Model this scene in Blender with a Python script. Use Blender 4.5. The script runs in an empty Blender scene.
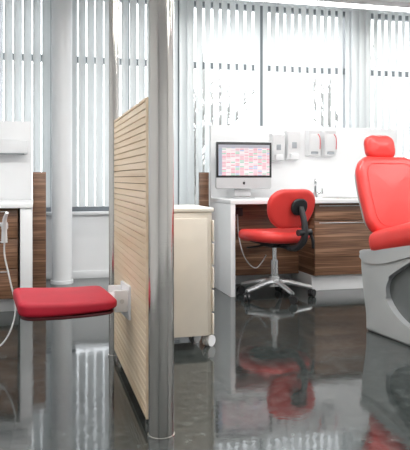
import bpy, bmesh, math, random
from mathutils import Vector, Matrix
random.seed(4)
S = bpy.context.scene
S.view_settings.view_transform = 'Standard'
S.view_settings.look = 'None'
S.view_settings.exposure = 0.30
COL = S.collection

# ------------------------------------------------------------------ materials
def new_mat(name):
    m = bpy.data.materials.new(name); m.use_nodes = True
    nt = m.node_tree
    b = nt.nodes['Principled BSDF']
    return m, nt, b
def plain(name, col, rough=0.5, metal=0.0, var=0.04, scale=8.0, coat=0.0, bump=0.0):
    m, nt, b = new_mat(name)
    tc = nt.nodes.new('ShaderNodeTexCoord'); n = nt.nodes.new('ShaderNodeTexNoise')
    n.inputs['Scale'].default_value = scale; n.inputs['Detail'].default_value = 4
    r = nt.nodes.new('ShaderNodeValToRGB')
    r.color_ramp.elements[0].position = .3; r.color_ramp.elements[1].position = .7
    r.color_ramp.elements[0].color = tuple(max(0, c*(1-var)) for c in col)+(1,)
    r.color_ramp.elements[1].color = tuple(min(1, c*(1+var)) for c in col)+(1,)
    nt.links.new(tc.outputs['Object'], n.inputs['Vector']); nt.links.new(n.outputs['Fac'], r.inputs['Fac'])
    nt.links.new(r.outputs['Color'], b.inputs['Base Color'])
    b.inputs['Roughness'].default_value = rough; b.inputs['Metallic'].default_value = metal
    b.inputs['Coat Weight'].default_value = coat
    if bump:
        n2 = nt.nodes.new('ShaderNodeTexNoise'); n2.inputs['Scale'].default_value = 180
        bp = nt.nodes.new('ShaderNodeBump'); bp.inputs['Strength'].default_value = bump; bp.inputs['Distance'].default_value = .002
        nt.links.new(tc.outputs['Object'], n2.inputs['Vector']); nt.links.new(n2.outputs['Fac'], bp.inputs['Height']); nt.links.new(bp.outputs['Normal'], b.inputs['Normal'])
    return m
def wood(name, stops, scale=(1.2, 1.2, 40), rough=0.35):
    m, nt, b = new_mat(name)
    tc = nt.nodes.new('ShaderNodeTexCoord'); mp = nt.nodes.new('ShaderNodeMapping'); n = nt.nodes.new('ShaderNodeTexNoise')
    mp.inputs['Scale'].default_value = scale
    n.inputs['Scale'].default_value = 1.0; n.inputs['Detail'].default_value = 5; n.inputs['Distortion'].default_value = .3
    r = nt.nodes.new('ShaderNodeValToRGB'); cr = r.color_ramp
    while len(cr.elements) < len(stops): cr.elements.new(.5)
    for e, (p, c) in zip(cr.elements, stops): e.position = p; e.color = c+(1,)
    nt.links.new(tc.outputs['Object'], mp.inputs['Vector']); nt.links.new(mp.outputs['Vector'], n.inputs['Vector'])
    nt.links.new(n.outputs['Fac'], r.inputs['Fac']); nt.links.new(r.outputs['Color'], b.inputs['Base Color'])
    b.inputs['Roughness'].default_value = rough
    return m
def emis(name, col, st):
    m, nt, b = new_mat(name)
    b.inputs['Base Color'].default_value = col+(1,)
    b.inputs['Emission Color'].default_value = col+(1,); b.inputs['Emission Strength'].default_value = st
    return m

M_wall = plain('painted_wall', (.82, .83, .84), .6, var=.01)
M_ceil = plain('painted_ceiling', (.80, .81, .81), .7, var=.01)
M_white = plain('white_laminate', (.80, .81, .82), .3, var=.01)
M_wplast = plain('white_plastic', (.80, .81, .82), .3, var=.01)
M_frame = plain('window_frame_paint', (.22, .235, .25), .4, var=.02)
def steel_mat():
    m, nt, b = new_mat('brushed_steel')
    tc = nt.nodes.new('ShaderNodeTexCoord'); mp = nt.nodes.new('ShaderNodeMapping'); mp.inputs['Scale'].default_value = (6, 6, 260)
    n = nt.nodes.new('ShaderNodeTexNoise'); n.inputs['Scale'].default_value = 1; n.inputs['Detail'].default_value = 3
    mr = nt.nodes.new('ShaderNodeMapRange'); mr.inputs['To Min'].default_value = .09; mr.inputs['To Max'].default_value = .22
    nt.links.new(tc.outputs['Object'], mp.inputs['Vector']); nt.links.new(mp.outputs['Vector'], n.inputs['Vector']); nt.links.new(n.outputs['Fac'], mr.inputs['Value']); nt.links.new(mr.outputs['Result'], b.inputs['Roughness'])
    b.inputs['Base Color'].default_value = (.60, .58, .55, 1); b.inputs['Metallic'].default_value = 1
    return m
M_steel = steel_mat()
M_chrome = plain('chrome', (.70, .71, .72), .12, 1.0, var=.02)
M_black = plain('black_plastic', (.018, .018, .02), .35, var=.1)
M_dark = plain('dark_grey_plastic', (.06, .06, .065), .45, var=.1)
M_maroon = plain('dark_red_underside', (.09, .006, .011), .5, var=.1)
M_red = plain('coral_red_vinyl', (.70, .046, .040), .38, var=.03, bump=.15)
M_seam = plain('dark_red_piping', (.62, .04, .034), .5, var=.03)
M_red2 = plain('deep_red_vinyl', (.45, .004, .024), .6, var=.06, bump=.3)
M_beige = plain('beige_metal', (.66, .61, .53), .4, var=.02)
M_beige2 = plain('beige_trim', (.76, .72, .64), .35, var=.02)
M_grey = plain('light_grey_shell', (.40, .42, .43), .3, var=.02, coat=.3)
M_grey2 = plain('mid_grey_shell', (.13, .145, .15), .4, var=.03)
M_alu = plain('aluminium', (.66, .67, .68), .3, .8, var=.02)
M_gwhite = plain('grey_white_plastic', (.80, .81, .82), .35, var=.02)
M_silver = plain('silver_casing', (.55, .56, .57), .35, .2, var=.02)
M_oak = wood('light_oak', [(.3, (.74, .56, .37)), (.5, (.83, .67, .48)), (.72, (.89, .74, .56))], (8, 1.0, 18), .5)
M_oakgap = plain('dark_gap_backing', (.30, .19, .11), .8)
M_zeb = wood('dark_zebrano', [(.34, (.075, .034, .018)), (.44, (.23, .12, .066)), (.50, (.12, .058, .032)), (.58, (.30, .165, .10)), (.68, (.38, .23, .14))], (.7, .7, 34), .35)
M_bark = plain('tree_bark', (.24, .235, .22), .9, var=.2)
M_ground = plain('outdoor_paving', (.45, .45, .43), .9, var=.1)
M_lamp = emis('lamp_diffuser', (1.0, .98, .95), 8.0)
M_tint = plain('smoked_window', (.40, .43, .46), .2, var=.05)
M_redmark = plain('red_label', (.75, .06, .07), .5)

# blinds
def blind_mat():
    m = bpy.data.materials.new('blind_fabric'); m.use_nodes = True; nt = m.node_tree; nt.nodes.clear()
    o = nt.nodes.new('ShaderNodeOutputMaterial'); mx = nt.nodes.new('ShaderNodeMixShader')
    d = nt.nodes.new('ShaderNodeBsdfDiffuse'); t = nt.nodes.new('ShaderNodeBsdfTranslucent')
    w = nt.nodes.new('ShaderNodeTexNoise'); w.inputs['Scale'].default_value = 200
    r = nt.nodes.new('ShaderNodeValToRGB'); r.color_ramp.elements[0].color = (.71, .735, .735, 1); r.color_ramp.elements[1].color = (.79, .815, .815, 1)
    nt.links.new(w.outputs['Fac'], r.inputs['Fac'])
    nt.links.new(r.outputs['Color'], d.inputs['Color']); nt.links.new(r.outputs['Color'], t.inputs['Color'])
    mx.inputs['Fac'].default_value = .24
    nt.links.new(d.outputs[0], mx.inputs[1]); nt.links.new(t.outputs[0], mx.inputs[2]); nt.links.new(mx.outputs[0], o.inputs['Surface'])
    return m
M_blind = blind_mat()
def glass_mat():
    m = bpy.data.materials.new('window_glass'); m.use_nodes = True; nt = m.node_tree; nt.nodes.clear()
    o = nt.nodes.new('ShaderNodeOutputMaterial'); mx = nt.nodes.new('ShaderNodeMixShader')
    a = nt.nodes.new('ShaderNodeBsdfTransparent'); g = nt.nodes.new('ShaderNodeBsdfGlossy'); g.inputs['Roughness'].default_value = .02
    mx.inputs['Fac'].default_value = .05
    nt.links.new(a.outputs[0], mx.inputs[1]); nt.links.new(g.outputs[0], mx.inputs[2]); nt.links.new(mx.outputs[0], o.inputs['Surface'])
    return m
M_glass = glass_mat()
def floor_mat():
    m, nt, b = new_mat('polished_dark_floor')
    tc = nt.nodes.new('ShaderNodeTexCoord')
    n = nt.nodes.new('ShaderNodeTexNoise'); n.inputs['Scale'].default_value = 22; n.inputs['Detail'].default_value = 10; n.inputs['Roughness'].default_value = .68
    r = nt.nodes.new('ShaderNodeValToRGB'); cr = r.color_ramp
    cr.elements[0].position = .32; cr.elements[0].color = (.010, .014, .014, 1)
    cr.elements[1].position = .72; cr.elements[1].color = (.080, .092, .089, 1)
    e = cr.elements.new(.52); e.color = (.034, .040, .039, 1)
    nt.links.new(tc.outputs['Object'], n.inputs['Vector']); nt.links.new(n.outputs['Fac'], r.inputs['Fac']); nt.links.new(r.outputs['Color'], b.inputs['Base Color'])
    n2 = nt.nodes.new('ShaderNodeTexNoise'); n2.inputs['Scale'].default_value = 12; n2.inputs['Detail'].default_value = 6; n2.inputs['Roughness'].default_value = .6
    mr = nt.nodes.new('ShaderNodeMapRange'); mr.inputs['From Min'].default_value = .3; mr.inputs['From Max'].default_value = .7
    mr.inputs['To Min'].default_value = .03; mr.inputs['To Max'].default_value = .11
    nt.links.new(tc.outputs['Object'], n2.inputs['Vector']); nt.links.new(n2.outputs['Fac'], mr.inputs['Value']); nt.links.new(mr.outputs['Result'], b.inputs['Roughness'])
    n3 = nt.nodes.new('ShaderNodeTexNoise'); n3.inputs['Scale'].default_value = 30; n3.inputs['Detail'].default_value = 3
    bp = nt.nodes.new('ShaderNodeBump'); bp.inputs['Strength'].default_value = .07; bp.inputs['Distance'].default_value = .003
    nt.links.new(tc.outputs['Object'], n3.inputs['Vector']); nt.links.new(n3.outputs['Fac'], bp.inputs['Height']); nt.links.new(bp.outputs['Normal'], b.inputs['Normal'])
    b.inputs['IOR'].default_value = 1.64
    return m
M_floor = floor_mat()

# ------------------------------------------------------------------ helpers
def mkobj(name, bm, mat, parent=None, loc=(0, 0, 0), smooth=True, rot=None):
    bmesh.ops.recalc_face_normals(bm, faces=bm.faces)
    me = bpy.data.meshes.new(name); bm.to_mesh(me); bm.free()
    mats = mat if isinstance(mat, (list, tuple)) else [mat]
    for x in mats: me.materials.append(x)
    if smooth:
        for p in me.polygons: p.use_smooth = True
        try: me.set_sharp_from_angle(angle=math.radians(35))
        except Exception: pass
    o = bpy.data.objects.new(name, me); COL.objects.link(o); o.location = loc
    if rot: o.rotation_euler = rot
    if parent: o.parent = parent
    return o
def thing(name, loc, rotz=0, label='', cat='', group=None):
    e = bpy.data.objects.new(name, None); COL.objects.link(e); e.location = loc; e.rotation_euler = (0, 0, rotz); e.empty_display_size = .1
    tag(e, label, cat, group); return e
def tag(o, label, cat, group=None):
    o['label'] = label; o['category'] = cat
    if group: o['group'] = group
def struct(o): o['kind'] = 'structure'; return o
def add_box(bm, c, s, bevel=0, seg=2, mi=0, rot=None):
    r = bmesh.ops.create_cube(bm, size=1.0); vs = r['verts']
    for v in vs: v.co = Vector((v.co.x*s[0], v.co.y*s[1], v.co.z*s[2]))
    fs = set(f for v in vs for f in v.link_faces)
    if bevel:
        es = list(set(e for v in vs for e in v.link_edges))
        rr = bmesh.ops.bevel(bm, geom=es, offset=bevel, segments=seg, affect='EDGES', profile=.5)
        fs = set(rr['faces']) | set(f for f in fs if f.is_valid)
        vs = list(set(v for f in fs for v in f.verts))
    for f in fs: f.material_index = mi
    for v in vs:
        if rot: v.co = rot @ v.co
        v.co += Vector(c)
def box(name, c, s, mat, parent=None, bevel=.004, seg=2, rot=None):
    bm = bmesh.new(); add_box(bm, (0, 0, 0), s, bevel, seg)
    return mkobj(name, bm, mat, parent, c, rot=rot)
def add_cyl(bm, p0, p1, r0, r1=None, n=24, mi=0):
    if r1 is None: r1 = r0
    p0 = Vector(p0); p1 = Vector(p1); d = p1-p0; L = d.length
    q = d.to_track_quat('Z', 'Y').to_matrix().to_4x4()
    r = bmesh.ops.create_cone(bm, cap_ends=True, segments=n, radius1=r0, radius2=r1, depth=L, matrix=Matrix.Translation((p0+p1)/2) @ q)
    for f in set(f for v in r['verts'] for f in v.link_faces): f.material_index = mi
def cyl(name, p0, p1, r, mat, parent=None, r1=None, n=28):
    bm = bmesh.new(); p0 = Vector(p0); p1 = Vector(p1)
    add_cyl(bm, (0, 0, 0), p1-p0, r, r1, n)
    return mkobj(name, bm, mat, parent, p0)
def smooth_pts(pts, k=8):
    P = [Vector(p) for p in pts]; out = []
    for i in range(len(P)-1):
        a = P[max(i-1, 0)]; b = P[i]; c = P[i+1]; d = P[min(i+2, len(P)-1)]
        for j in range(k):
            t = j/k
            out.append(.5*((2*b)+(-a+c)*t+(2*a-5*b+4*c-d)*t*t+(-a+3*b-3*c+d)*t**3))
    out.append(P[-1]); return out
def add_tube(bm, pts, r, n=10, radii=None, mi=0):
    rings = []; up = Vector((0, 0, 1)); prev = None
    for i, p in enumerate(pts):
        t = (pts[min(i+1, len(pts)-1)]-pts[max(i-1, 0)]).normalized()
        if prev is None:
            a = up if abs(t.z) < .9 else Vector((1, 0, 0)); u = t.cross(a).normalized()
        else:
            u = (prev-t*prev.dot(t)).normalized()
        prev = u; w = t.cross(u); rr = radii[i] if radii else r
        rings.append([bm.verts.new(p+rr*(math.cos(2*math.pi*k/n)*u+math.sin(2*math.pi*k/n)*w)) for k in range(n)])
    for a, b in zip(rings, rings[1:]):
        for k in range(n):
            f = bm.faces.new((a[k], a[(k+1) % n], b[(k+1) % n], b[k])); f.material_index = mi
    bm.faces.new(rings[0][::-1]).material_index = mi; bm.faces.new(rings[-1]).material_index = mi
def tube(name, pts, r, mat, parent=None, n=10, k=8):
    bm = bmesh.new(); add_tube(bm, smooth_pts(pts, k), r, n); return mkobj(name, bm, mat, parent)
def rrect(hx, hy, R, z, n=7):
    R = max(.0005, min(R, hx-.0004, hy-.0004)); out = []
    for (cx, cy, a0) in ((hx-R, hy-R, 0), (-hx+R, hy-R, 90), (-hx+R, -hy+R, 180), (hx-R, -hy+R, 270)):
        for i in range(n+1):
            a = math.radians(a0+90*i/n); out.append(Vector((cx+R*math.cos(a), cy+R*math.sin(a), z)))
    return out
def dense_rrect(hx, hy, R, z, n=7, sides=4):
    pts = rrect(hx, hy, R, z, n); dn = []; L = len(pts)
    for i, p in enumerate(pts):
        dn.append(p)
        if (i+1) % (n+1) == 0:
            q = pts[(i+1) % L]
            for s in range(1, sides*2): dn.append(p.lerp(q, s/(sides*2)))
    return dn
def add_slab(bm, sx, sy, sz, R, e, dome=0, fn=None, n=7, mi=0, xf=None, sides=4):
    """rounded cushion/plate, centred, thickness along z"""
    hx, hy, hz = sx/2, sy/2, sz/2; e = min(e, hz*.999)
    rings = []
    m = min(hx, hy)-e
    for q in (.94, .8, .6, .35, .15): rings.append((e+m*q, -hz))
    for i in range(6):
        a = math.radians(-90+90*i/5); rings.append((e*(1-math.cos(a)), -hz+e+e*math.sin(a)))
    for i in range(6):
        a = math.radians(90*i/5); rings.append((e*(1-math.cos(a)), hz-e+e*math.sin(a)))
    for q in (.15, .35, .6, .8, .94): rings.append((e+m*q, hz+dome*math.sin(q*math.pi/2)))
    V = []
    for ins, z in rings:
        dn = dense_rrect(hx-ins, hy-ins, R-ins*.8, z, n, sides)
        if fn: dn = [Vector(fn(p)) for p in dn]
        if xf is not None: dn = [xf @ p for p in dn]
        V.append([bm.verts.new(p) for p in dn])
    for a, b in zip(V, V[1:]):
        L = len(a)
        for k in range(L):
            bm.faces.new((a[k], a[(k+1) % L], b[(k+1) % L], b[k])).material_index = mi
    bm.faces.new(V[0][::-1]).material_index = mi; bm.faces.new(V[-1]).material_index = mi
def seam(name, sx, sy, z, R, r, fn, xf, mat, parent, loc):
    bm = bmesh.new(); pts = dense_rrect(sx/2, sy/2, R, z)
    pts = [xf @ Vector(fn(p)) for p in pts]; pts.append(pts[0].copy()); add_tube(bm, pts, r, 8)
    return mkobj(name, bm, mat, parent, loc)
def slab(name, c, s, R, e, mat, parent=None, dome=0, fn=None, rot=None):
    bm = bmesh.new(); add_slab(bm, s[0], s[1], s[2], R, e, dome, fn)
    return mkobj(name, bm, mat, parent, c, rot=rot)
def extrude_profile(bm, prof, y0, y1, bevel=0, seg=3, mi=0):
    a = [bm.verts.new((x, y0, z)) for x, z in prof]; b = [bm.verts.new((x, y1, z)) for x, z in prof]
    n = len(prof); f1 = bm.faces.new(a); f2 = bm.faces.new(b[::-1])
    fs = [f1, f2]
    for k in range(n): fs.append(bm.faces.new((a[k], b[k], b[(k+1) % n], a[(k+1) % n])))
    for f in fs: f.material_index = mi
    if bevel:
        es = list(f1.edges)+list(f2.edges)
        bmesh.ops.bevel(bm, geom=es, offset=bevel, segments=seg, affect='EDGES', profile=.5)
def curve2(pts, k=6):
    """open smooth 2D curve"""
    return [(v.x, v.z) for v in smooth_pts([(x, 0, z) for x, z in pts], k)]

# ------------------------------------------------------------------ room shell
X0, X1, Y0, Y1, ZC = -2.2, 5.2, -2.0, 6.25, 2.80
struct(box('floor', ((X0+X1)/2, (Y0+Y1)/2, -.05), (X1-X0+.4, Y1-Y0+.4, .1), M_floor, bevel=0))
struct(box('ceiling', ((X0+X1)/2, (Y0+Y1)/2, ZC+.05), (X1-X0+.4, Y1-Y0+.4, .1), M_ceil, bevel=0))
struct(box('wall_left', (X0-.1, (Y0+Y1)/2, ZC/2), (.2, Y1-Y0, ZC), M_wall, bevel=0))
struct(box('wall_right', (X1+.1, (Y0+Y1)/2, ZC/2), (.2, Y1-Y0, ZC), M_wall, bevel=0))
struct(box('wall_front', ((X0+X1)/2, Y0-.1, ZC/2), (X1-X0+.4, .2, ZC), M_wall, bevel=0))
wins = [(-2.05, .14), (.32, 1.38), (1.46, 3.24), (3.44, 5.05)]
ZS, ZH = .63, 2.72
bm = bmesh.new()
YW = Y1+.12
add_box(bm, ((X0+X1)/2, YW, ZS/2), (X1-X0+.4, .24, ZS))
add_box(bm, ((X0+X1)/2, YW, (ZH+ZC)/2), (X1-X0+.4, .24, ZC-ZH))
edges = [X0-.2]+[v for w in wins for v in w]+[X1+.2]
for a, b in zip(edges[::2], edges[1::2]): add_box(bm, ((a+b)/2, YW, (ZS+ZH)/2), (b-a, .24, ZH-ZS))
struct(mkobj('wall_back', bm, M_wall, smooth=False))
muls = [[-1.3, -.55], [.85], [2.23], [4.3]]
for i, ((a, b), ms) in enumerate(zip(wins, muls)):
    bm = bmesh.new(); t = .05; y = Y1+.10
    for z in (ZS+t/2, 2.085, ZH-t/2): add_box(bm, ((a+b)/2, y, z), (b-a, .07, t if z != 2.085 else .06), .004)
    for x in [a+t/2, b-t/2]+ms: add_box(bm, (x, y, (ZS+ZH)/2), (t if x not in ms else .07, .068, ZH-ZS-.01), .004)
    o = struct(mkobj('window_%d' % (i+1), bm, M_frame, smooth=False))
    g = box('window_pane', ((a+b)/2, y, (ZS+ZH)/2), (b-a-.02, .006, ZH-ZS-.02), M_glass, o, bevel=0)
struct(box('trim_1', ((X0+X1)/2, Y1-.015, ZS-.012), (X1-X0, .05, .03), M_white, bevel=.004))
struct(box('baseboard_back', ((X0+X1)/2, Y1-.006, .035), (X1-X0, .012, .07), M_gwhite, bevel=.002))

# outdoor ground + bare trees
struct(box('ground', (3, 18, -.35), (44, 22.5, .1), M_ground, bevel=0))
def branch(bm, p, d, L, r, depth):
    n = 4; pts = [p]; q = p.copy(); dd = d.copy()
    for i in range(n):
        dd = (dd+Vector((random.uniform(-.18, .18), random.uniform(-.18, .18), random.uniform(-.05, .15)))).normalized(); q = q+dd*L/n; pts.append(q.copy())
    add_tube(bm, pts, r, 6 if depth else 5, [r*(1-.45*i/n) for i in range(n+1)])
    if depth <= 0: return
    for i in range(4):
        k = random.randint(2 if depth == 4 else 1, n); a = random.uniform(0, 6.28)
        nd = (dd+Vector((math.cos(a), math.sin(a), .35))*random.uniform(.45, .75)).normalized()
        branch(bm, pts[k], nd, L*random.uniform(.6, .72), r*.55, depth-1)
for (x, y, h) in ((2.6, 10.5, 1.9), (6.2, 12.6, 2.0), (10.8, 13.0, 2.3), (5.4, 20.0, 2.6), (-3.2, 16.0, 2.4)):
    bm = bmesh.new(); branch(bm, Vector((0, 0, 0)), Vector((0, 0, 1)), h, .11, 3)
    o = mkobj('bare_tree', bm, M_bark, loc=(x, y, -.30)); tag(o, 'leafless tree standing outside behind the windows', 'tree', 'trees outside the windows')

# ------------------------------------------------------------------ vertical blinds
def blind(a, b):
    e = thing('vertical_blind', ((a+b)/2, 6.165, .68), 0, 'pale grey vertical slat blind hanging before a window', 'blind', 'vertical blinds along the windows')
    w = b-a; H = 2.02
    box('headrail', (0, 0, H+.035), (w-.01, .05, .05), M_white, e, bevel=.004)
    bm = bmesh.new(); n = int(round(w/.082)); ang = math.radians(32)
    for i in range(n):
        x = -w/2+(i+.5)*w/n; an = ang+random.uniform(-.06, .06)
        R = Matrix.Rotation(an, 3, 'Z')
        cs = []
        for u in (-.044, -.022, 0, .022, .044):
            cs.append(R @ Vector((u, .010*(1-(u/.044)**2), 0)))
        lo = [bm.verts.new(c+Vector((x, 0, 0))) for c in cs]; hi = [bm.verts.new(c+Vector((x, 0, H))) for c in cs]
        for k in range(4): bm.faces.new((lo[k], lo[k+1], hi[k+1], hi[k]))
    mkobj('slats', bm, M_blind, e)
for a, b in ((-2.1, -.95), (-.95, .22), (.22, 1.42), (1.42, 2.36), (2.36, 3.34), (3.34, 4.24), (4.24, 5.1)): blind(a, b)

# white round column
e = thing('structural_column', (.23, 6.02, 0), 0, 'round white painted column before the windows', 'column')
cyl('column_shaft', (0, 0, 0), (0, 0, ZC), .09, M_white, e, n=40)
cyl('column_base', (0, 0, 0), (0, 0, .03), .102, M_white, e, n=40)

# ------------------------------------------------------------------ partition + steel poles
e = thing('partition_screen', (.43, 2.93, 0), 0, 'low partition screen clad in light oak horizontal slats', 'partition')
bm = bmesh.new(); z = .045; L = 1.022; pitch = .0285; sh = .0255
while z+.03 <= 1.252:
    add_box(bm, (-.022, .004, z+sh/2), (.014, L, sh), .0012, 1); add_box(bm, (.022, .004, z+sh/2), (.014, L, sh), .0012, 1); z += pitch
mkobj('slat_cladding', bm, M_oak, e, smooth=False)
box('backing_board', (0, 0.004, (.055+z)/2), (.03, L-.01, z-.065), M_oakgap, e, bevel=0)
box('end_board', (0, -.513, (.045+z)/2), (.060, .010, z-.045), M_oak, e, bevel=.001)
box('top_cap', (0, 0, z+.006), (.060, 1.034, .012), M_oak, e, bevel=.002)
for yy in (-.42, .42): box('foot', (0, yy, .0225), (.03, .05, .045), M_steel, e, bevel=.003)
def pole(x, y, r, label):
    e = thing('steel_pole', (x, y, 0), 0, label, 'pole')
    cyl('pole_tube', (0, 0, 0), (0, 0, ZC), r, M_steel, e, n=48)
    cyl('floor_collar', (0, 0, 0), (0, 0, .008), r+.004, M_steel, e, n=48)
    cyl('ceiling_collar', (0, 0, ZC-.02), (0, 0, ZC), r+.006, M_steel, e, n=48)
pole(.448, 2.360, .047, 'thick brushed steel pole at the partition end')
pole(.405, 3.485, .027, 'slimmer steel pole at the far end of partition')

# ------------------------------------------------------------------ fold-out seat on partition
e = thing('wall_mounted_seat', (.16, 2.88, .36), math.radians(5), 'red padded seat cantilevered from the slatted partition', 'seat')
def dip(p):
    k = 1-.35*max(0, (p.x+.1)/.3)
    return (p.x, p.y, p.z*k+.010*(p.x/.23)**2-.004*(p.y/.2)**2)
slab('seat_cushion', (-.045, 0, .064), (.40, .42, .058), .045, .020, M_red2, e, dome=.003, fn=dip)
slab('seat_shell', (-.045, 0, .030), (.38, .39, .020), .04, .009, M_maroon, e, fn=dip)
bm = bmesh.new()
add_box(bm, (.185, 0, .05), (.09, .11, .05), .008)
add_box(bm, (.231, 0, .045), (.014, .17, .15), .005)
add_cyl(bm, (.200, -.07, .055), (.200, .07, .055), .027)
for s in (-1, 1): add_box(bm, (.195, s*.072, .055), (.06, .014, .095), .005)
mkobj('hinge_bracket', bm, M_wplast, e)
for s in (-1, 1): cyl('hinge_bolt', (.195, s*.076, .055), (.195, s*.084, .055), .010, M_alu, e, n=16)

# ------------------------------------------------------------------ beige trolley
e = thing('mobile_cabinet', (.755, 3.72, 0), 0, 'beige metal mobile cabinet on white casters', 'cabinet')
W, D = .40, .42
box('cabinet_body', (0, 0, .415), (W, D, .69), M_beige, e, bevel=.006)
box('top_panel', (0, 0, .772), (W+.02, D+.02, .024), M_beige2, e, bevel=.006)
dr = box('door', (-.012, -D/2-.009, .40), (W-.036, .016, .655), M_beige, e, bevel=.004)
box('handle', (-.12, -.018, .20), (.11, .018, .014), M_alu, dr, bevel=.004)
for k in range(5): box('drawer_edge', (W/2+.004, -D/2-.004, .135+.13*k), (.010, .022, .118), M_beige2, e, bevel=.003)
def caster(parent, x, y, r=.032, mat=M_wplast, rz=0, name='caster', zt=.075):
    bm = bmesh.new(); R = Matrix.Rotation(rz, 3, 'Z')
    for s in (-1, 1):
        a = R @ Vector((.012, s*.006, 0)); b = R @ Vector((.012, s*.022, 0))
        add_cyl(bm, a+Vector((0, 0, r)), b+Vector((0, 0, r)), r, n=20)
    add_box(bm, Vector((.004, 0, r*1.5)), (.04, .034, r*.9), .006, rot=R)
    add_cyl(bm, (0, 0, r*1.5), (0, 0, zt), .009, n=12)
    return mkobj(name, bm, mat, parent, (x, y, 0))
for sx in (-1, 1):
    for sy in (-1, 1): caster(e, sx*(W/2-.035)+(.02 if sx > 0 else 0), sy*(D/2-.04), rz=.6)

# ------------------------------------------------------------------ workstation, right
YF, YB = 4.95, 5.55
e = thing('desk', (1.50, YF, 0), 0, 'white desk with dark wood modesty panel', 'desk')
box('side_panel', (.02, .30, .37), (.04, .60, .738), M_white, e, bevel=.003)
box('modesty_panel', (.395, .40, .42), (.70, .02, .62), M_zeb, e, bevel=.002)
o = box('worktop', ((1.5+3.32)/2, (YF+YB)/2, .757), (1.82, YB-YF, .034), M_white, bevel=.004); tag(o, 'continuous white worktop over desk and cabinets', 'worktop')
o = box('splash_partition', ((1.5+3.34)/2, YB+.028, .71), (1.84, .05, 1.42), M_white, bevel=.003); tag(o, 'white half height back panel behind the worktop', 'partition')
o = box('wood_end_panel', (1.455, 5.63, .5), (.085, .04, 1.0), M_zeb, bevel=.002); tag(o, 'dark zebrano wood end panel beside the white panel', 'panel')
for i, x in enumerate((2.25, 2.785)):
    w = .53
    e = thing('base_cabinet', (x+w/2, 5.02, 0), 0, 'dark zebrano wood base cabinet on white plinth', 'cabinet', 'base cabinets under the worktop')
    box('cabinet_body', (0, .26, .435), (w, .50, .608), M_zeb, e, bevel=.002)
    box('plinth', (0, .275, .065), (w, .45, .13), M_white, e, bevel=.002)
    d = box('drawer', (0, 0, .665), (w-.006, .018, .135), M_zeb, e, bevel=.002); box('handle', (0, -.014, .052), (w-.08, .010, .006), M_alu, d, bevel=.002)
    d = box('door', (0, 0, .362), (w-.006, .018, .452), M_zeb, e, bevel=.002); box('handle', (0, -.014, .212), (w-.08, .010, .006), M_alu, d, bevel=.002)
e = thing('power_cable', (1.66, 5.14, .0), 0, 'pale cable hanging in a loop under the desk', 'cable')
box('socket_box', (0, .168, .66), (.10, .06, .07), M_black, e, bevel=.006)
tube('cable_cord', [(0, .14, .64), (-.01, .06, .45), (.03, .02, .28), (.12, .0, .20), (.22, .03, .30)], .005, M_wplast, e)

# monitor computer
def screen_mat():
    m, nt, b = new_mat('calendar_screen')
    tc = nt.nodes.new('ShaderNodeTexCoord')
    br = nt.nodes.new('ShaderNodeTexBrick'); br.offset = 0; br.inputs['Scale'].default_value = 1
    br.inputs['Brick Width'].default_value = .040; br.inputs['Row Height'].default_value = .0125; br.inputs['Mortar Size'].default_value = .0024
    br.inputs['Color1'].default_value = (0, 0, 0, 1); br.inputs['Color2'].default_value = (1, 1, 1, 1); br.inputs['Mortar'].default_value = (.99, .99, .99, 1)
    r = nt.nodes.new('ShaderNodeValToRGB'); cr = r.color_ramp; cr.interpolation = 'CONSTANT'
    cols = [(0, (.60, .26, .33)), (.22, (.58, .42, .48)), (.36, (.30, .38, .58)), (.44, (.60, .32, .38)), (.60, (.26, .48, .38)), (.70, (.62, .52, .55)), (.82, (.66, .61, .62))]
    while len(cr.elements) < len(cols): cr.elements.new(.5)
    for el, (p, c) in zip(cr.elements, cols): el.position = p; el.color = c+(1,)
    sp = nt.nodes.new('ShaderNodeSeparateXYZ'); cb = nt.nodes.new('ShaderNodeCombineXYZ')
    nt.links.new(tc.outputs['Object'], sp.inputs[0]); nt.links.new(sp.outputs['X'], cb.inputs['X']); nt.links.new(sp.outputs['Z'], cb.inputs['Y'])
    nt.links.new(cb.outputs[0], br.inputs['Vector']); nt.links.new(br.outputs['Color'], r.inputs['Fac'])
    nt.links.new(r.outputs['Color'], b.inputs['Base Color']); nt.links.new(r.outputs['Color'], b.inputs['Emission Color']); b.inputs['Emission Strength'].default_value = .3
    b.inputs['Roughness'].default_value = .3
    return m
M_screen = screen_mat()
M_paper = plain('screen_toolbar', (.46, .47, .54), .4)
M_side = plain('screen_sidebar', (.42, .47, .58), .4)
e = thing('desktop_computer', (1.735, 5.34, .774), math.radians(-2), 'silver all-in-one computer showing a pink appointment calendar', 'computer')
DZ = -.026
slab('housing', (0, 0, .312+DZ), (.50, .405, .026), .016, .010, M_silver, e, rot=(math.radians(90), 0, 0))
box('screen_bezel', (0, -.0145, .358+DZ), (.495, .004, .305), M_black, e, bevel=.0015)
box('screen', (0, -.018, .355+DZ), (.455, .003, .262), M_screen, e, bevel=0)
box('toolbar', (0, -.0195, .474+DZ), (.455, .003, .026), M_paper, e, bevel=0)
box('sidebar', (-.212, -.0195, .345+DZ), (.030, .003, .230), M_side, e, bevel=0)
bm = bmesh.new()
pts = [(0, .011), (.005, .013), (.010, .010), (.009, .004), (.007, 0), (.010, -.005), (.006, -.012), (.002, -.013), (0, -.012), (-.002, -.013), (-.006, -.012), (-.011, -.004), (-.011, .006), (-.006, .013)]
vs = [bm.verts.new((x, 0, z)) for x, z in pts]; f = bm.faces.new(vs)
vs = [bm.verts.new((x, 0, z)) for x, z in ((0, .015), (.004, .017), (.006, .023), (.001, .020))]; bm.faces.new(vs)
mkobj('logo', bm, M_black, e, (0, -.0145, .158+DZ), smooth=False)
bm = bmesh.new()
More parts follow.
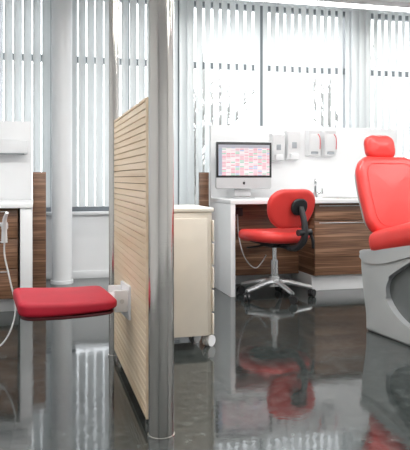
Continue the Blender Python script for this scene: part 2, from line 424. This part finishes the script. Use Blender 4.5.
add_box(bm, (0, .05, .112), (.15, .006, .19), .002, rot=Matrix.Rotation(math.radians(-12), 3, 'X')); add_box(bm, (0, .02, .0045), (.17, .15, .007), .003)
add_box(bm, (0, .035, .20), (.15, .05, .02), .004)
mkobj('stand', bm, M_silver, e)

# faucet, sink
e = thing('faucet', (2.44, 5.42, .774), 0, 'chrome gooseneck faucet on the white worktop', 'faucet')
cyl('faucet_base', (0, 0, 0), (0, 0, .05), .022, M_chrome, e)
tube('spout', [(0, 0, .04), (0, 0, .12), (-.015, -.03, .155), (-.04, -.09, .155), (-.05, -.12, .12)], .011, M_chrome, e)
bm = bmesh.new(); add_cyl(bm, (.02, 0, .035), (.05, -.01, .045), .008); add_box(bm, (.06, -.012, .06), (.012, .012, .05), .004)
mkobj('lever', bm, M_chrome, e)
e = thing('sink', (2.60, 5.22, .774), 0, 'shallow round steel sink set on the worktop', 'sink')
bm = bmesh.new(); n = 40; prev = None
for (r, z) in ((.17, .0), (.17, .006), (.155, .007), (.145, .003), (.10, .0015), (.02, .001)):
    ring = [bm.verts.new((r*math.cos(2*math.pi*k/n), r*math.sin(2*math.pi*k/n), z)) for k in range(n)]
    if prev:
        for k in range(n): bm.faces.new((prev[k], prev[(k+1) % n], ring[(k+1) % n], ring[k]))
    prev = ring
bm.faces.new(prev); mkobj('sink_bowl', bm, M_steel, e)

# dispensers on the white panel
def dispenser(x, zb, w, h, label, style):
    e = thing('wall_dispenser', (x, 5.552, zb), 0, label, 'dispenser', 'dispensers on the white panel')
    bm = bmesh.new()
    prof = [(0, 0), (-.07, .01), (-.085, .05), (-.09, h*.6), (-.085, h-.01), (-.075, h), (0, h)]
    extr = [(-p[0], p[1]) for p in prof]
    va = [bm.verts.new((-w/2, -x_, z_)) for x_, z_ in extr]; vb = [bm.verts.new((w/2, -x_, z_)) for x_, z_ in extr]
    f1 = bm.faces.new(va); f2 = bm.faces.new(vb[::-1])
    for k in range(len(va)): bm.faces.new((va[k], vb[k], vb[(k+1) % len(va)], va[(k+1) % len(va)]))
    bmesh.ops.bevel(bm, geom=list(f1.edges)+list(f2.edges), offset=.005, segments=3, affect='EDGES')
    mkobj('dispenser_body', bm, M_gwhite, e)
    if style == 'soap':
        box('level_window', (0, -.0895, h*.50), (w*.36, .006, h*.2), M_tint, e, bevel=.002)
        box('push_lever', (0, -.097, .035), (w*.6, .03, .05), M_wplast, e, bevel=.005)
    else:
        box('front_cover', (0, -.088, h*.5), (w*.8, .010, h*.62), M_wplast, e, bevel=.004)
        o = bmesh.new(); add_tube(o, smooth_pts([(w*.40, 0, -.06), (w*.42, 0, 0), (w*.38, 0, .05), (w*.22, 0, .078)], 5), .0035, 8)
        mkobj('red_marking', o, M_redmark, e, (0, -.094, h*.50))
        box('outlet', (0, -.082, .03), (w*.55, .02, .022), M_tint, e, bevel=.004)
dispenser(2.105, 1.10, .115, .25, 'white soap dispenser with grey level window', 'soap')
dispenser(2.255, 1.11, .125, .27, 'white soap dispenser with grey level window', 'soap')
dispenser(2.455, 1.15, .12, .245, 'white dispenser with curved red marking', 'red')
dispenser(2.615, 1.15, .12, .245, 'white dispenser with curved red marking', 'red')

# ------------------------------------------------------------------ office chair
e = thing('office_chair', (1.84, 4.87, 0), math.radians(104), 'red upholstered swivel chair on chrome five star base', 'chair')
bm = bmesh.new()
for k in range(5):
    a = math.radians(72*k+28); d = Vector((math.cos(a), math.sin(a), 0)); 
    pts = smooth_pts([d*.02+Vector((0, 0, .125)), d*.10+Vector((0, 0, .122)), d*.20+Vector((0, 0, .10)), d*.30+Vector((0, 0, .078))], 3)
    add_tube(bm, pts, .018, 10, [.026-.009*i/(len(pts)-1) for i in range(len(pts))])
add_cyl(bm, (0, 0, .09), (0, 0, .17), .04)
mkobj('star_base', bm, M_alu, e)
for k in range(5):
    a = math.radians(72*k+28); caster(e, .295*math.cos(a), .295*math.sin(a), r=.031, mat=M_black, rz=a+.9, zt=.075)
bm = bmesh.new(); add_cyl(bm, (0, 0, .15), (0, 0, .30), .03); add_cyl(bm, (0, 0, .29), (0, 0, .41), .018)
mkobj('gas_lift', bm, M_chrome, e)
bm = bmesh.new(); add_box(bm, (0, 0, .42), (.20, .16, .03), .01); add_box(bm, (-.16, 0, .415), (.16, .06, .022), .006)
add_tube(bm, smooth_pts([(0.02, .05, .42), (.03, .15, .41), (.03, .24, .405)], 5), .007, 8)
mkobj('tilt_mechanism', bm, M_black, e)
def sf(p):
    t = p.x/.22
    return (p.x, p.y*(1-.06*max(0, -t)), p.z-.03*max(0, t-.4)**2*2+.015*(p.y/.24)**2)
slab('seat_pan', (.0, 0, .444), (.36, .38, .020), .15, .009, M_black, e, fn=sf)
slab('seat', (0, 0, .490), (.48, .53, .09), .17, .043, M_red, e, dome=.01, fn=sf)
def bf(p):   # local: x = width, y = height, z = thickness (towards front)
    return (p.x*(1+.10*p.y/.15), p.y, p.z+.35*p.x*p.x)
RB = Matrix(((0, 0, 1, 0), (-1, 0, 0, 0), (0, 1, 0, 0), (0, 0, 0, 1)))  # x->-y , y->z, z->x
RT = Matrix.Rotation(math.radians(-14), 4, 'Y')
bm = bmesh.new(); add_slab(bm, .43, .31, .055, .14, .026, .006, bf, xf=RT @ RB); mkobj('backrest', bm, M_red, e, (-.235, 0, .715))
bm = bmesh.new()
add_slab(bm, .145, .13, .026, .06, .011, 0, None, xf=Matrix.Translation((-.286, -.03, .73)) @ RT @ RB)
pts = smooth_pts([(-.18, 0, .41), (-.28, -.01, .42), (-.345, -.03, .49), (-.345, -.035, .60), (-.305, -.03, .73)], 6)
add_tube(bm, pts, .02, 12, [.020+.008*math.sin(math.pi*i/(len(pts)-1)) for i in range(len(pts))])
add_cyl(bm, (-.35, -.09, .54), (-.35, .03, .54), .024)
add_tube(bm, smooth_pts([(-.35, -.08, .54), (-.36, -.10, .48), (-.35, -.11, .42)], 5), .012, 8)
mkobj('back_support', bm, M_black, e)

# ------------------------------------------------------------------ dental chair
fa = math.atan2(-.9953, .092)
e = thing('dental_chair', (2.245, 3.43, 0), fa, 'red dental treatment chair on light grey sculpted base', 'chair')
def dbf(p):
    t = p.y/.28
    w = 1.0-.10*max(0, t)**2-.05*max(0, -t)
    return (p.x*w, p.y, p.z+.55*p.x*p.x)
RT = Matrix.Rotation(math.radians(-20), 4, 'Y')
bm = bmesh.new(); add_slab(bm, .50, .54, .085, .12, .04, .012, dbf, xf=RT @ RB); mkobj('backrest', bm, M_red, e, (-.325, 0, .83))
seam('backrest_piping', .38, .42, .0485, .08, .0014, dbf, RT @ RB, M_seam, e, (-.325, 0, .83))
bm = bmesh.new(); add_slab(bm, .45, .50, .03, .12, .013, 0, dbf, xf=RT @ RB); mkobj('backrest_shell', bm, M_grey, e, (-.378, 0, .815))
hf = lambda p: (p.x, p.y, p.z+.8*p.x*p.x)
RH = Matrix.Rotation(math.radians(-14), 4, 'Y') @ RB
bm = bmesh.new(); add_slab(bm, .22, .17, .085, .06, .042, .008, hf, xf=RH); mkobj('headrest', bm, M_red, e, (-.455, 0, 1.15))
bm = bmesh.new(); add_box(bm, (-.485, 0, 1.06), (.022, .07, .18), .006, rot=None); add_cyl(bm, (-.48, -.05, 1.12), (-.48, .05, 1.12), .02); mkobj('headrest_post', bm, M_dark, e)
def dsf(p): return (p.x, p.y, p.z+.35*p.y*p.y)
RS = Matrix.Rotation(math.radians(-13), 4, 'Y')
bm = bmesh.new(); add_slab(bm, .66, .50, .15, .10, .06, .006, dsf, xf=RS); mkobj('seat', bm, M_red, e, (.06, 0, .592))
def legf(p): return (p.x, p.y*(1-.12*(p.x/.3)), p.z+.35*p.y*p.y-.05*max(0, p.x+.1))
bm = bmesh.new(); add_slab(bm, .60, .46, .10, .10, .045, .005, legf, xf=Matrix.Rotation(math.radians(22), 4, 'Y')); mkobj('leg_rest', bm, M_red, e, (.67, 0, .56))
# seat carrier: shell rim sweeping upward to the front, almost flush with the pedestal
prof = curve2([(-.32, .495), (-.328, .46), (-.29, .425), (-.10, .435), (.15, .50), (.42, .57)])+curve2([(.43, .60), (.25, .585), (0, .54), (-.20, .505), (-.30, .50)])
bm = bmesh.new(); extrude_profile(bm, prof, -.236, .236, .012); mkobj('seat_carrier', bm, M_grey, e)
# pedestal: moulded spine flowing into a long foot, cut-in under the seat
rear = curve2([(-.312, .455), (-.318, .40), (-.295, .25), (-.265, .11), (-.26, .0)], 5)
front = curve2([(.62, .0), (.64, .04), (.45, .075), (.18, .10), (.02, .16), (-.07, .25), (-.06, .34), (.04, .41), (.25, .52)], 5)
bm = bmesh.new(); extrude_profile(bm, rear+front, -.226, .226, .018, 4); mkobj('pedestal', bm, M_grey, e)
prof = curve2([(-.20, .44), (-.21, .30), (-.17, .10), (-.10, .04), (.30, .04)], 5)+curve2([(.34, .09), (.20, .15), (.12, .27), (.14, .42), (.22, .51)], 5)
bm = bmesh.new(); extrude_profile(bm, prof, -.185, .185, .012, 3); mkobj('lift_column', bm, M_grey2, e)
# ------------------------------------------------------------------ left workstation
e = thing('desk', (-.025, 4.70, 0), 0, 'white desk with thick end panel', 'desk')
box('side_panel', (-.04, .43, .37), (.08, .86, .738), M_white, e, bevel=.003)
o = box('worktop', (-.65, 5.14, .757), (1.26, .90, .034), M_white, bevel=.004); tag(o, 'white worktop over wooden drawers', 'worktop')
o = box('splash_partition', (-.66, 5.625, .71), (1.26, .05, 1.42), M_white, bevel=.003); tag(o, 'white half height back panel behind the worktop', 'partition')
o = box('wood_end_panel', (.03, 5.70, .5), (.11, .04, 1.0), M_zeb, bevel=.002); tag(o, 'dark zebrano wood end panel beside the white panel', 'panel')
e = thing('drawer_unit', (-.42, 4.74, 0), 0, 'dark zebrano wood drawer unit under the worktop', 'cabinet')
box('cabinet_body', (0, .40, .42), (.60, .76, .64), M_zeb, e, bevel=.002)
box('plinth', (0, .43, .05), (.60, .68, .10), M_white, e, bevel=.002)
for k in range(3):
    d = box('drawer', (0, .008, .21+.21*k), (.594, .02, .20), M_zeb, e, bevel=.002); box('handle', (0, -.014, .085), (.45, .010, .006), M_alu, d, bevel=.002)
e = thing('paper_towel_dispenser', (-.20, 5.598, 1.15), 0, 'white wall dispenser with grey lower edge', 'dispenser')
box('dispenser_body', (0, -.06, .055), (.28, .118, .11), M_gwhite, e, bevel=.012, seg=4)
box('outlet', (0, -.06, -.003), (.22, .08, .006), M_tint, e, bevel=.002)
# instrument holder of a treatment unit
e = thing('dental_instrument_stand', (-.50, 3.62, 0), 0, 'white dental instrument stand with handpieces and hoses', 'dental unit')
cyl('stand_foot', (0, 0, 0), (0, 0, .03), .17, M_grey, e, n=40)
cyl('stand_column', (0, 0, .03), (0, 0, .72), .035, M_grey, e)
slab('instrument_tray', (.09, 0, .735), (.44, .20, .035), .05, .015, M_wplast, e)
for i, x in enumerate((.24, .345)):
    bm = bmesh.new(); pts = smooth_pts([(x, -.145, .62), (x, -.150, .68), (x+.003, -.165, .74), (x+.015, -.19, .775)], 4)
    add_tube(bm, pts, .01, 12, [.016-.008*k/(len(pts)-1) for k in range(len(pts))]); mkobj('handpiece', bm, M_wplast, e)
    bm = bmesh.new(); add_box(bm, (x, -.118, .70), (.034, .03, .03), .005); add_box(bm, (x-.03, -.10, .71), (.09, .02, .02), .004)
    mkobj('holder_clip', bm, M_alu, e)
    tube('hose', [(x, -.145, .625), (x+.002, -.15, .55), (x+.03, -.16, .42), (x+.055, -.165, .28), (x+.02, -.17, .15), (x-.05, -.16, .085), (x-.16, -.10, .10), (x-.22, -.05, .30)], .0045, M_wplast, e)

# ------------------------------------------------------------------ ceiling luminaire and added fill lamps
for (x, y, L) in ((3.1, 5.5, 3.6), (.6, 3.4, 3.6), (3.6, 2.6, 2.4), (.6, .6, 3.6), (3.6, .2, 2.4)):  # first lamp is in view; the others are unseen, added to brighten the room
    e = thing('pendant_and_fill_lamp', (x, y, 2.545), 0, 'long slim white linear lamp hanging from the ceiling, one seen, the others added as fill', 'lamp', 'linear ceiling lamps')
    box('lamp_housing', (0, 0, .035), (L, .10, .05), M_white, e, bevel=.006)
    box('diffuser', (0, 0, .005), (L-.03, .085, .014), M_lamp, e, bevel=.003)
    for s in (-1, 1): cyl('suspension_rod', (s*L*.4, 0, .06), (s*L*.4, 0, ZC-2.545), .005, M_alu, e, n=10)
    ld = bpy.data.lights.new('lamp_light', 'AREA'); ld.shape = 'RECTANGLE'; ld.size = L-.05; ld.size_y = .08; ld.energy = (28 if y > 5 else 54)*L/3.6; ld.color = (1, .99, .97)
    lo = bpy.data.objects.new('lamp_light', ld); COL.objects.link(lo); lo.parent = e; lo.location = (0, 0, -.006)

# ------------------------------------------------------------------ world: overcast sky
w = bpy.data.worlds.new('overcast_sky'); S.world = w; w.use_nodes = True; nt = w.node_tree
bg = nt.nodes['Background']; tc = nt.nodes.new('ShaderNodeTexCoord'); sp = nt.nodes.new('ShaderNodeSeparateXYZ'); r = nt.nodes.new('ShaderNodeValToRGB')
r.color_ramp.elements[0].position = .0; r.color_ramp.elements[0].color = (.95, .98, 1, 1); r.color_ramp.elements[1].color = (.85, .92, 1, 1)
nt.links.new(tc.outputs['Generated'], sp.inputs[0]); nt.links.new(sp.outputs['Z'], r.inputs['Fac']); nt.links.new(r.outputs['Color'], bg.inputs['Color'])
bg.inputs['Strength'].default_value = 3.2

# ------------------------------------------------------------------ camera
cd = bpy.data.cameras.new('camera'); cam = bpy.data.objects.new('camera', cd); COL.objects.link(cam)
cd.sensor_fit = 'HORIZONTAL'; cd.sensor_width = 36; cd.lens = 57.07; cd.shift_y = -47/410
cam.location = (0, 0, .95); cam.rotation_euler = (math.radians(90), 0, math.radians(-14.6)); cd.clip_end = 200
S.camera = cam
